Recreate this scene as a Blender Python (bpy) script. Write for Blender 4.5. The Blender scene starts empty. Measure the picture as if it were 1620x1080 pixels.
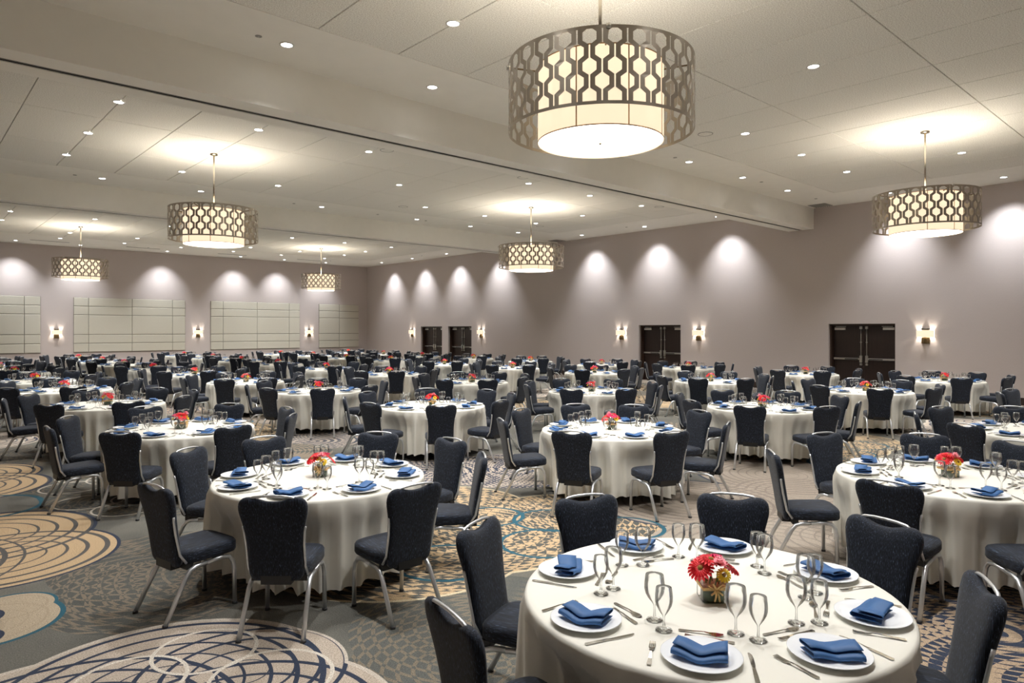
import bpy, bmesh, math, random
from mathutils import Matrix, Vector
random.seed(11)
SC = bpy.context.scene
COL = SC.collection
PI = math.pi

# ------------------------------------------------------------------ camera
# room axes: X runs towards the door wall, Y towards the panelled wall
FPX, HORIZON, CENTRE_X, EYE = 1081.4, 521.7, 809.4, 2.0
HEADING = math.radians(47.826)
cd = bpy.data.cameras.new('camera')
cam = bpy.data.objects.new('camera', cd)
COL.objects.link(cam)
cam.location = (0, 0, EYE)
cam.rotation_euler = (PI / 2, 0, HEADING - PI / 2)
cd.sensor_width = 36.0
cd.lens = FPX / 1620 * 36
cd.shift_x = (810 - CENTRE_X) / 1620
cd.shift_y = -(540 - HORIZON) / 1620
cd.clip_start = 0.05
cd.clip_end = 200
SC.camera = cam

# ------------------------------------------------------------------ world, exposure, sampling aids
w = bpy.data.worlds.new('world'); SC.world = w
w.use_nodes = True
w.node_tree.nodes['Background'].inputs[0].default_value = (0.9, 0.95, 1.0, 1)
w.node_tree.nodes['Background'].inputs[1].default_value = 0.25
vs = SC.view_settings
vs.view_transform = 'Standard'; vs.look = 'None'; vs.gamma = 1.0; vs.use_curve_mapping = False
vs.exposure = 0.78
cy = SC.cycles
cy.use_denoising = True
try: cy.denoiser = 'OPENIMAGEDENOISE'
except Exception: pass
cy.max_bounces = 9; cy.diffuse_bounces = 6; cy.glossy_bounces = 3
cy.transmission_bounces = 4; cy.transparent_max_bounces = 24
cy.caustics_reflective = False; cy.caustics_refractive = False
cy.sample_clamp_indirect = 4.0
DOWNLIGHT_W, WASHER_W, PENDANT_W, SCONCE_W = 290.0, 290.0, 74.0, 8.0
COOL = (1.0, 0.985, 0.97); WASH = (0.92, 0.95, 1.0); WARM = (1.0, 0.93, 0.83)

def pixel(X, Y, Z):
    c, s = math.cos(HEADING), math.sin(HEADING)
    d = X * c + Y * s; r = X * s - Y * c
    return CENTRE_X + FPX * r / max(d, .05), HORIZON + FPX * (EYE - Z) / max(d, .05), d

# ------------------------------------------------------------------ helpers
def lin(c):
    return tuple(((v / 255) / 12.92 if v / 255 <= .04045 else ((v / 255 + .055) / 1.055) ** 2.4) for v in c)

class Nodes:
    """small helper for wiring shader nodes"""
    def __init__(self, name):
        self.m = bpy.data.materials.new(name); self.m.use_nodes = True
        self.t = self.m.node_tree; self.t.nodes.clear()
        self.out = self.t.nodes.new('ShaderNodeOutputMaterial')
    def n(self, typ, **kw):
        nd = self.t.nodes.new(typ)
        for k, v in kw.items(): setattr(nd, k, v)
        return nd
    def put(self, sock, v):
        if isinstance(v, bpy.types.NodeSocket): self.t.links.new(v, sock)
        elif v is not None:
            if hasattr(sock.default_value, '__len__') and not hasattr(v, '__len__'): v = (v,) * len(sock.default_value)
            if hasattr(v, '__len__') and len(v) == 3 and len(sock.default_value) == 4: v = (*v, 1)
            sock.default_value = v
    def math(self, op, a, b=None, c=None):
        nd = self.n('ShaderNodeMath', operation=op)
        for i, v in enumerate((a, b, c)):
            if v is not None: self.put(nd.inputs[i], v)
        return nd.outputs[0]
    def mix(self, f, a, b):
        nd = self.n('ShaderNodeMix', data_type='RGBA')
        self.put(nd.inputs[0], f); self.put(nd.inputs[6], a); self.put(nd.inputs[7], b)
        return nd.outputs[2]
    def coord(self, scale=(1, 1, 1), kind='Object'):
        tc = self.n('ShaderNodeTexCoord'); mp = self.n('ShaderNodeMapping')
        self.t.links.new(tc.outputs[kind], mp.inputs[0]); mp.inputs[3].default_value = scale
        return mp.outputs[0]
    def noise(self, vec, scale=5, detail=2, rough=.5):
        nd = self.n('ShaderNodeTexNoise'); self.put(nd.inputs['Vector'], vec)
        nd.inputs['Scale'].default_value = scale; nd.inputs['Detail'].default_value = detail; nd.inputs['Roughness'].default_value = rough
        return nd.outputs[0]
    def ramp(self, v, stops):
        nd = self.n('ShaderNodeValToRGB'); self.put(nd.inputs[0], v)
        e = nd.color_ramp.elements
        while len(e) < len(stops): e.new(.5)
        for el, (p, c) in zip(e, stops): el.position = p; el.color = (*c, 1) if len(c) == 3 else c
        return nd.outputs[0]
    def bump(self, h, strength=.3, dist=.01):
        nd = self.n('ShaderNodeBump'); self.put(nd.inputs['Height'], h)
        nd.inputs['Strength'].default_value = strength; nd.inputs['Distance'].default_value = dist
        return nd.outputs[0]
    def bsdf(self, color, rough=.5, metal=0.0, normal=None, spec=None, sheen=None, emit=None, strength=0):
        b = self.n('ShaderNodeBsdfPrincipled')
        self.put(b.inputs['Base Color'], color); self.put(b.inputs['Roughness'], rough); b.inputs['Metallic'].default_value = metal
        if normal is not None: self.put(b.inputs['Normal'], normal)
        if spec is not None: b.inputs['Specular IOR Level'].default_value = spec
        if sheen: b.inputs['Sheen Weight'].default_value = sheen
        if emit is not None:
            self.put(b.inputs['Emission Color'], emit); b.inputs['Emission Strength'].default_value = strength
        self.t.links.new(b.outputs[0], self.out.inputs[0])
        return self.m

class MB:
    """collects vertices and faces of one mesh"""
    def __init__(self): self.v = []; self.f = []; self.mi = []; self.flat = []
    def add(self, verts, faces, mi=0, flat=False):
        o = len(self.v); self.v += [tuple(p) for p in verts]
        for f in faces: self.f.append(tuple(i + o for i in f)); self.mi.append(mi); self.flat.append(flat)
        return self
    def box(self, x0, x1, y0, y1, z0, z1, mi=0):
        return self.add([(x0, y0, z0), (x1, y0, z0), (x1, y1, z0), (x0, y1, z0), (x0, y0, z1), (x1, y0, z1), (x1, y1, z1), (x0, y1, z1)],
                        [(0, 3, 2, 1), (4, 5, 6, 7), (0, 1, 5, 4), (1, 2, 6, 5), (2, 3, 7, 6), (3, 0, 4, 7)], mi, True)
    def lathe(self, prof, n=24, mi=0, cap0=False, cap1=False, c=(0, 0), flat=False):
        vs = [(c[0] + r * math.cos(2 * PI * k / n), c[1] + r * math.sin(2 * PI * k / n), z) for r, z in prof for k in range(n)]
        fs = [(i * n + k, i * n + (k + 1) % n, (i + 1) * n + (k + 1) % n, (i + 1) * n + k) for i in range(len(prof) - 1) for k in range(n)]
        if cap0: fs.append(tuple(reversed(range(n))))
        if cap1: fs.append(tuple(range((len(prof) - 1) * n, len(prof) * n)))
        return self.add(vs, fs, mi, flat)
    def tube(self, path, r, n=8, mi=0, square=False):
        P = [Vector(p) for p in path]; vs = []
        up = Vector((1, 0, 0)) if abs((P[-1] - P[0]).normalized().x) < .8 else Vector((0, 0, 1))
        for i, p in enumerate(P):
            t = (P[min(i + 1, len(P) - 1)] - P[max(i - 1, 0)]).normalized()
            a = (up - t * up.dot(t)).normalized(); b = t.cross(a)
            for k in range(n):
                th = 2 * PI * (k + .5) / n; q = 1.0
                if square: q = 1 / max(abs(math.cos(th)), abs(math.sin(th))) ** .8
                vs.append(p + (a * math.cos(th) + b * math.sin(th)) * r * q)
        fs = [(i * n + k, i * n + (k + 1) % n, (i + 1) * n + (k + 1) % n, (i + 1) * n + k) for i in range(len(P) - 1) for k in range(n)]
        fs += [tuple(reversed(range(n))), tuple(range((len(P) - 1) * n, len(P) * n))]
        return self.add(vs, fs, mi)
    def mesh(self, name, mats, smooth=True, thick=0, angle=None):
        me = bpy.data.meshes.new(name); me.from_pydata(self.v, [], self.f)
        for m in (mats if isinstance(mats, (list, tuple)) else [mats]): me.materials.append(m)
        me.polygons.foreach_set('material_index', self.mi)
        me.polygons.foreach_set('use_smooth', [smooth and not fl for fl in self.flat])
        if thick:
            bm = bmesh.new(); bm.from_mesh(me)
            bmesh.ops.solidify(bm, geom=bm.faces[:], thickness=thick)
            bmesh.ops.recalc_face_normals(bm, faces=bm.faces[:])
            bm.to_mesh(me); bm.free()
        me.update()
        return me
    def build(self, name, mats, parent=None, smooth=True, thick=0):
        return obj(name, self.mesh(name, mats, smooth, thick), parent)

def obj(name, data, parent=None, loc=None, rz=0):
    o = bpy.data.objects.new(name, data); COL.objects.link(o)
    if parent is not None: o.parent = parent
    if loc is not None: o.location = loc
    if rz: o.rotation_euler = (0, 0, rz)
    return o
def tag(o, label=None, cat=None, group=None, kind=None):
    if label: o['label'] = label
    if cat: o['category'] = cat
    if group: o['group'] = group
    if kind: o['kind'] = kind
    return o
def copy_tree(o, parent=None):
    c = o.copy(); COL.objects.link(c)
    if parent is not None: c.parent = parent
    for ch in KIDS.get(o.name, ()): copy_tree(ch, c)
    return c
KIDS = {}
def note_tree(o):
    """remember the children of a prototype, so that copies need no scene search"""
    KIDS[o.name] = [c for c in bpy.data.objects if c.parent is o]
    for c in KIDS[o.name]: note_tree(c)
    return o
def merge(mbs, mats_at):
    """joins (MB, matrix, material offset) into one MB"""
    out = MB()
    for mb, M, off in mbs:
        o = len(out.v); out.v += [tuple(M @ Vector(p)) for p in mb.v]
        out.f += [tuple(i + o for i in f) for f in mb.f]; out.mi += [i + off for i in mb.mi]; out.flat += mb.flat
    return out
def bevel_box(x0, x1, y0, y1, z0, z1, b):
    mb = MB(); bm = bmesh.new(); bmesh.ops.create_cube(bm, size=1)
    for v in bm.verts: v.co = ((x0 + x1) / 2 + v.co.x * (x1 - x0), (y0 + y1) / 2 + v.co.y * (y1 - y0), (z0 + z1) / 2 + v.co.z * (z1 - z0))
    bmesh.ops.bevel(bm, geom=bm.edges[:], offset=b, segments=1, affect='EDGES')
    bm.verts.index_update()
    mb.add([v.co[:] for v in bm.verts], [[v.index for v in f.verts] for f in bm.faces], 0, True); bm.free()
    return mb
ORD = ['first', 'second', 'third', 'fourth', 'fifth', 'sixth', 'seventh', 'eighth', 'ninth', 'tenth', 'eleventh', 'twelfth']

# ------------------------------------------------------------------ materials
M = {}
def simple(name, rgb, rough=.5, metal=0, **kw):
    M[name] = Nodes(name).bsdf(lin(rgb), rough, metal, **kw); return M[name]
def noisy(name, rgb, rough, scale, amount, bump=0, dist=.002, stretch=(1, 1, 1), detail=3, **kw):
    q = Nodes(name); v = q.coord(stretch); nz = q.noise(v, scale, detail)
    c = lin(rgb); lo = tuple(k * (1 - amount) for k in c); hi = tuple(min(1, k * (1 + amount)) for k in c)
    col = q.ramp(nz, [(.3, lo), (.7, hi)])
    M[name] = q.bsdf(col, rough, normal=q.bump(nz, bump, dist) if bump else None, **kw); return M[name]
noisy('ceiling_tile', (234, 230, 220), .9, 70, .30, .6, .003)
noisy('ceiling_paint', (239, 237, 229), .8, 3, .015)
noisy('wall_paint', (190, 180, 176), .75, 260, .05, .25, .001, stretch=(1, 1, .08))
simple('joint_dark', (70, 62, 52), .9)
simple('track_dark', (40, 38, 34), .7)
simple('grille_grey', (150, 148, 142), .5)
noisy('panel_fabric', (196, 192, 178), .9, 500, .05, .3, .0008)
noisy('door_wood', (40, 27, 23), .38, 26, .22, 0, stretch=(1, 1, .06))
simple('door_frame_wood', (62, 45, 36), .4)
simple('baseboard_wood', (50, 38, 33), .45)
simple('steel', (205, 203, 196), .28, 1)
simple('satin_white_metal', (214, 212, 206), .4, .2)
simple('nickel', (206, 198, 184), .16, 1); simple('screen_metal', (180, 171, 157), .30, .92)
simple('aluminium', (214, 217, 220), .34, .8)
simple('bronze', (130, 112, 84), .35, 1)
simple('black_metal', (24, 24, 25), .45)
simple('plastic_foot', (60, 60, 62), .6)
simple('table_wood', (120, 96, 70), .6)
simple('porcelain', (238, 241, 245), .12, spec=.6)
q = Nodes('cutlery_steel'); M['cutlery'] = q.bsdf(lin((190, 187, 180)), .14, 1)
noisy('table_linen', (229, 227, 217), .62, 900, .03, .12, .0006)
noisy('napkin_cloth', (52, 98, 152), .6, 700, .07, .15, .0006)
noisy('raffia', (214, 180, 120), .7, 90, .2)
noisy('leaf_green', (62, 84, 50), .45, 30, .3)
simple('petal_red', (226, 26, 40), .55); simple('petal_magenta', (214, 24, 92), .55)
simple('petal_pink', (246, 150, 164), .6); simple('petal_yellow', (255, 222, 60), .55); simple('flower_eye', (150, 110, 50), .8)
simple('stem_green', (110, 140, 60), .6)
def fabric(name, stretch):
    q = Nodes(name); v = q.coord(stretch); nz = q.noise(v, 1.0, 2, .6)
    v2 = q.coord(tuple(s * .45 for s in stretch)); n2 = q.noise(v2, 1.0, 1)
    col = q.ramp(nz, [(.38, lin((17, 20, 27))), (.55, lin((30, 36, 48))), (.66, lin((52, 63, 82))), (.78, lin((116, 132, 156)))])
    M[name] = q.bsdf(col, .78, normal=q.bump(n2, .25, .001), spec=.25, sheen=.12)
fabric('chair_fabric', (290, 290, 6)); fabric('seat_fabric', (290, 6, 290))
def emitter(name, rgb, strength, base=None):
    q = Nodes(name); M[name] = q.bsdf(base or rgb, .8, emit=rgb, strength=strength); return M[name]
emitter('downlight_lens', (1.0, .98, .96), 14)
emitter('washer_lens', (.95, .97, 1.0), 14)
emitter('shade_fabric', (1.0, .80, .56), .60, (.5, .42, .3))
emitter('shade_diffuser', (1.0, .95, .88), 5.0, (.6, .6, .6))
emitter('sconce_shade', (1.0, .82, .62), .50, (.5, .42, .3))
simple('shade_seam', (196, 150, 96), .6)
# thin clear glass: see-through face-on, mirror-like and a little grey at the rim
q = Nodes('clear_glass')
lw = q.n('ShaderNodeLayerWeight'); lw.inputs[0].default_value = .15
tr = q.n('ShaderNodeBsdfTransparent'); q.put(tr.inputs[0], q.ramp(lw.outputs[1], [(.0, (.99, .995, .995)), (.42, (.97, .975, .975)), (.72, (.50, .51, .52))]))
gl = q.n('ShaderNodeBsdfGlossy'); gl.inputs['Roughness'].default_value = .03; gl.inputs[0].default_value = (1, 1, 1, 1)
fr = q.n('ShaderNodeFresnel'); fr.inputs[0].default_value = 1.5
mx = q.n('ShaderNodeMixShader'); q.t.links.new(q.math('MULTIPLY', fr.outputs[0], .9), mx.inputs[0])
q.t.links.new(tr.outputs[0], mx.inputs[1]); q.t.links.new(gl.outputs[0], mx.inputs[2]); q.t.links.new(mx.outputs[0], q.out.inputs[0])
M['clear_glass'] = q.m

# patterned carpet: overlapping scalloped medallions of concentric arcs, mirrored repeat
def carpet():
    q = Nodes('carpet')
    tc = q.n('ShaderNodeTexCoord'); sp = q.n('ShaderNodeSeparateXYZ'); q.t.links.new(tc.outputs['Object'], sp.inputs[0])
    x = q.math('PINGPONG', sp.outputs[0], 8.0); y = q.math('PINGPONG', sp.outputs[1], 9.7)
    cb = q.n('ShaderNodeCombineXYZ'); q.put(cb.inputs[0], x); q.put(cb.inputs[1], y)
    wob = q.n('ShaderNodeTexNoise'); wob.inputs['Scale'].default_value = 260; q.put(wob.inputs['Vector'], tc.outputs['Object'])
    P = cb.outputs[0]
    TAN, PALE, NAVY, TEAL, CREAM, GREY, DARK, BROWN = [lin(c) for c in ((208, 180, 142), (198, 184, 168), (52, 62, 82), (44, 98, 116), (222, 206, 172), (104, 106, 100), (90, 92, 88), (150, 136, 118))]
    base = q.ramp(q.noise(tc.outputs['Object'], 1.3, 3), [(.35, lin((102, 101, 95))), (.65, lin((126, 124, 115)))])
    col = base
    def lobe(cx, cy, r):
        nd = q.n('ShaderNodeVectorMath', operation='DISTANCE'); q.put(nd.inputs[0], P); nd.inputs[1].default_value = (cx, cy, 0)
        return q.math('DIVIDE', nd.outputs['Value'], r)
    def med(lobes, bg, ring, n, wd, outline=None, style='any', ring2=None):
        nonlocal col
        D = [lobe(*l) for l in lobes]
        dm = D[0]
        for d in D[1:]: dm = q.math('MINIMUM', dm, d)
        inside = q.math('LESS_THAN', dm, 1.0)
        acc = None
        for i, d in enumerate(D):
            fr_ = q.math('FRACT', q.math('MULTIPLY', d, n * lobes[i][2]))
            rr = q.math('LESS_THAN', fr_, q.math('MULTIPLY', d, wd)) if style == 'any' else q.math('LESS_THAN', fr_, wd)
            if style == 'any': rr = q.math('MULTIPLY', rr, q.math('LESS_THAN', d, 1.0))
            acc = rr if acc is None else (q.math('MAXIMUM', acc, rr) if style == 'any' else q.math('ABSOLUTE', q.math('SUBTRACT', acc, rr)))
        c = q.mix(acc, bg, ring)
        if outline is not None:
            c = q.mix(q.math('GREATER_THAN', dm, 1 - .035 / lobes[0][2]), c, outline)
        col = q.mix(inside, col, c)
    def hoop(cx, cy, r, wd, c):
        nonlocal col
        d = lobe(cx, cy, 1.0)
        on = q.math('LESS_THAN', q.math('ABSOLUTE', q.math('SUBTRACT', d, r)), wd)
        col = q.mix(on, col, c)
    # dim dashed grounds first, bold medallions on top
    med([(1.75, 6.45, .85), (2.3, 5.9, .8), (1.5, 5.7, .75)], DARK, lin((136, 124, 108)), 9, .24, None, 'xor')
    med([(2.4, 8.6, .7), (1.9, 9.2, .7)], lin((98, 101, 98)), lin((138, 128, 112)), 10, .25, None, 'xor')
    med([(3.0, 3.6, .9), (2.5, 3.2, .7)], lin((100, 102, 98)), lin((134, 124, 108)), 11, .28, None, 'xor')
    med([(6.6, 7.3, 1.2), (7.4, 6.6, 1.0), (5.6, 7.9, .9)], PALE, NAVY, 8, .45, None, 'xor')
    med([(4.5, 8.6, 1.0), (3.8, 7.7, .8)], BROWN, DARK, 7, .45, None, 'xor')
    med([(4.3, 5.3, 1.25), (3.4, 5.3, 1.2), (5.4, 5.0, 1.0), (4.6, 6.3, 1.0)], DARK, TAN, 5.5, .45, CREAM, 'xor')
    med([(6.9, 4.5, 1.15), (7.7, 3.8, .9)], lin((168, 156, 142)), lin((142, 130, 120)), 9, .4, NAVY, 'any')
    med([(5.9, 3.0, 1.1), (6.8, 2.6, .9)], lin((176, 164, 150)), lin((150, 140, 130)), 8, .3, None, 'any')
    med([(5.4, 1.2, .9), (6.1, 1.6, .8), (4.8, .6, .9)], lin((186, 164, 138)), NAVY, 7, .5, None, 'xor')
    for h in ((4.55, 4.55, .42), (5.15, 5.05, .40), (4.75, 5.6, .36), (3.55, 4.75, .45), (5.5, 4.35, .38)): hoop(*h, .022, TEAL)
    med([(.62, 8.35, .98), (.72, 7.45, .90), (-.2, 7.6, 1.1)], TAN, lin((96, 94, 92)), 6.5, .32, NAVY)
    med([(.48, 5.85, .45), (.62, 6.08, .30), (.1, 5.8, .5)], lin((190, 174, 150)), lin((182, 166, 142)), 9.0, .2, TEAL)
    med([(.42, 6.0, .17)], GREY, GREY, 2, .1, NAVY); med([(.40, 5.6, .15)], GREY, GREY, 2, .1, NAVY)
    med([(1.10, 4.12, .95), (1.52, 4.02, .60), (1.25, 3.45, .84), (.55, 3.95, 1.0)], PALE, NAVY, 7.0, .26, lin((210, 200, 186)))
    for h in ((1.0, 4.35, .30), (1.45, 4.45, .30), (1.62, 3.85, .34), (.8, 3.9, .32), (2.25, 9.0, .36), (1.95, 8.6, .34), (1.7, 9.2, .36)): hoop(*h, .012, lin((226, 218, 204)))
    hoop(.75, 9.65, .55, .03, TEAL)
    fine = q.noise(tc.outputs['Object'], 115, 4, .92)
    shade = q.ramp(fine, [(.38, (.36, .36, .36)), (.62, (1.18, 1.18, 1.18))])
    mulc = q.n('ShaderNodeMix', data_type='RGBA', blend_type='MULTIPLY'); mulc.inputs[0].default_value = 1
    q.put(mulc.inputs[6], col); q.put(mulc.inputs[7], shade)
    M['carpet'] = q.bsdf(mulc.outputs[2], .95, normal=q.bump(fine, .5, .004), spec=.15, sheen=.1)
carpet()

# ------------------------------------------------------------------ the room
XW, YW, XL, YN, CEIL = 22.2, 38.1, -1.75, -1.3, 5.95
DOORS = [(8.42, .98), (15.92, .98), (28.6, 1.0), (31.16, 1.0)]       # centre Y, half width
DOOR_TOP, RECESS = 2.19, .32
def struct(o): return tag(o, kind='structure')

fl = MB(); fl.add([(XL, YN, 0), (XW + .6, YN, 0), (XW + .6, YW + .2, 0), (XL, YW + .2, 0), (XL, YN, -.1), (XW + .6, YN, -.1), (XW + .6, YW + .2, -.1), (XL, YW + .2, -.1)],
                  [(0, 1, 2, 3), (4, 7, 6, 5), (0, 4, 5, 1), (1, 5, 6, 2), (2, 6, 7, 3), (3, 7, 4, 0)], 0, True)
floor = struct(fl.build('floor', M['carpet']))

# door wall, cut around the four recessed double doors
mb = MB(); ys = YN
for c, h in DOORS:
    mb.box(XW, XW + .6, ys, c - h, 0, CEIL + .3); mb.box(XW, XW + .6, c - h, c + h, DOOR_TOP, CEIL + .3); ys = c + h
mb.box(XW, XW + .6, ys, YW + .2, 0, CEIL + .3)
struct(mb.build('wall_right', M['wall_paint']))
struct(MB().box(XL - .2, XW, YW, YW + .2, 0, CEIL + .3).build('wall_back', M['wall_paint']))
struct(MB().box(XL - .2, XL, YN - .2, YW, 0, CEIL + .3).build('wall_left', M['wall_paint']))
struct(MB().box(XL, XW + .6, YN - .2, YN, 0, CEIL + .3).build('wall_front', M['wall_paint']))
mb = MB(); ys = YN
for c, h in DOORS: mb.box(XW - .015, XW, ys, c - h, 0, .2); ys = c + h
mb.box(XW - .015, XW, ys, YW, 0, .2)
struct(mb.build('baseboard_right', M['baseboard_wood'], smooth=False))
struct(MB().box(XL, XW - .015, YW - .015, YW, 0, .2).build('baseboard_back', M['baseboard_wood']))

# ceiling: painted margins flush with a field of large tiles
BEAMS = [(9.87, 10.72), (21.42, 22.22)]
ZONES = [[.84, 3.35, 5.86, 8.37], [12.12, 14.61, 17.10, 19.56], [24.4, 26.87, 29.34, 31.80, 34.27]]
TX0, TW, NTX = .466, 1.2283, 16
TX1 = TX0 + TW * NTX
mb = MB(); y = YN
mb.box(XL, XW, YN, YW, CEIL + .045, CEIL + .3, 1)
for z in ZONES:
    mb.box(XL, XW, y, z[0], CEIL, CEIL + .045)
    mb.box(XL, TX0, z[0], z[-1], CEIL, CEIL + .045); mb.box(TX1, XW, z[0], z[-1], CEIL, CEIL + .045); y = z[-1]
mb.box(XL, XW, y, YW, CEIL, CEIL + .045)
ceiling = struct(mb.build('ceiling', [M['ceiling_paint'], M['joint_dark']], smooth=False))
tiles = {}
for z in ZONES:
    for j in range(len(z) - 1):
        L = round(z[j + 1] - z[j], 3)
        if L not in tiles: tiles[L] = bevel_box(.006, TW - .006, .006, L - .006, 0, .045, .006).mesh('ceiling_tile', M['ceiling_tile'], False)
        for i in range(NTX):
            obj('ceiling_tile', tiles[L], ceiling, (TX0 + i * TW, z[j], CEIL + .004))
# boxed beams carrying the folding-partition tracks
for n, (a, b) in enumerate(BEAMS):
    m_ = (a + b) / 2
    mb = MB(); zb = 5.28
    mb.box(XL, XW, a, m_ - .05, zb, CEIL + .02); mb.box(XL, XW, m_ + .07, b, zb, CEIL + .02); mb.box(XL, XW, m_ - .05, m_ + .07, zb + .022, CEIL + .02)
    t_ = struct(mb.build('trim_%d' % (n + 1), M['ceiling_paint'], smooth=False))
    for s in (m_ - .012, m_ + .048):
        MB().box(XL, XW, s, s + .016, zb + .010, zb + .022).build('partition_track', M['track_dark'], t_)

# double doors
def door(n, c, h):
    root = struct(obj('door_%d' % n, None, None, (XW + RECESS, c, 0)))
    fr_ = MB()
    for s in (-1, 1): fr_.box(-RECESS + .10, .06, min(s * h, s * (h - .05)), max(s * h, s * (h - .05)), 0, DOOR_TOP)
    fr_.box(-RECESS + .10, .06, -h, h, DOOR_TOP - .05, DOOR_TOP)
    fr_.box(.05, .25, -h, h, 0, DOOR_TOP)
    fr_.build('door_frame', M['door_frame_wood'], root, smooth=False)
    for s in (-1, 1):
        def y2(a, b): return (min(s * a, s * b), max(s * a, s * b))
        lf = bevel_box(-.045, 0, *y2(.004, h - .055), .01, DOOR_TOP - .055, .003).build('leaf', M['door_wood'], root)
        cl = MB().box(-.10, -.045, *y2(h - .42, h - .10), DOOR_TOP - .19, DOOR_TOP - .115); cl.build('door_closer', M['satin_white_metal'], lf, smooth=False)
        MB().box(-.11, -.09, *y2(h - .45, h - .14), DOOR_TOP - .09, DOOR_TOP - .075).build('closer_arm', M['steel'], lf)
        pb = bevel_box(-.11, -.055, *y2(.12, h - .07), 1.06, 1.12, .008).build('panic_bar', M['steel'], lf)
        MB().box(-.118, -.108, *y2(.16, h - .42), 1.072, 1.10).build('push_pad', M['black_metal'], lf)
        bevel_box(-.115, -.045, *y2(.045, .125), .98, 1.20, .01).build('latch_case', M['steel'], lf)
        bevel_box(-.10, -.045, *y2(.05, .12), .89, .96, .008).build('lock_cylinder', M['steel'], lf)
        MB().tube([(-.075, s * .085, 1.20), (-.075, s * .085, DOOR_TOP - .13)], .012, 8).build('vertical_rod', M['steel'], lf)
        MB().box(-.095, -.045, *y2(.065, .105), 1.60, 1.63).build('rod_guide', M['steel'], lf)
        bevel_box(-.105, -.045, *y2(.045, .125), DOOR_TOP - .165, DOOR_TOP - .075, .008).build('top_latch', M['steel'], lf)
for i, (c, h) in enumerate(DOORS): door(i + 1, c, h)

# fabric-wrapped acoustic panels on the far wall: each cell is a padded piece of its own
PZ = [.93, 1.355, 1.775, 2.72, 3.135, 3.555]
def cell(x0, x1, z0, z1):
    g, t, p = .008, .045, .018
    a = (x0 + g, z0 + g, x1 - g, z1 - g); b = (x0 + g + p, z0 + g + p, x1 - g - p, z1 - g - p)
    v = [(a[0], 0, a[1]), (a[2], 0, a[1]), (a[2], 0, a[3]), (a[0], 0, a[3]), (a[0], -t * .72, a[1]), (a[2], -t * .72, a[1]), (a[2], -t * .72, a[3]), (a[0], -t * .72, a[3]),
         (b[0], -t, b[1]), (b[2], -t, b[1]), (b[2], -t, b[3]), (b[0], -t, b[3])]
    f = [(0, 1, 5, 4), (1, 2, 6, 5), (2, 3, 7, 6), (3, 0, 4, 7), (4, 5, 9, 8), (5, 6, 10, 9), (6, 7, 11, 10), (7, 4, 8, 11), (8, 9, 10, 11), (3, 2, 1, 0)]
    return MB().add(v, f, 0, True)
PANELS = [([.10, .72, 2.58, 4.46, 5.08], 'beige fabric acoustic panel fourth from the door wall'),
          ([6.38, 7.0, 8.88, 10.76, 11.39], 'beige fabric acoustic panel third from the door wall'),
          ([12.67, 13.32, 15.19, 17.06, 17.72], 'beige fabric acoustic panel second from the door wall'),
          ([18.92, 20.25, 21.59], 'short beige fabric acoustic panel beside the door-wall corner')]
for xs, lab in PANELS:
    r = tag(obj('acoustic_panel', None, None, ((xs[0] + xs[-1]) / 2, YW - .002, 0)), lab, 'wall panel', 'acoustic panels on the far wall')
    x0 = (xs[0] + xs[-1]) / 2
    MB().box(xs[0] - x0, xs[-1] - x0, -.02, 0, PZ[0], PZ[-1]).build('backing', M['joint_dark'], r)
    for a, b in zip(xs, xs[1:]):
        for z0, z1 in zip(PZ, PZ[1:]): cell(a - x0, b - x0, z0, z1).build('panel_cell', M['panel_fabric'], r)

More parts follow.
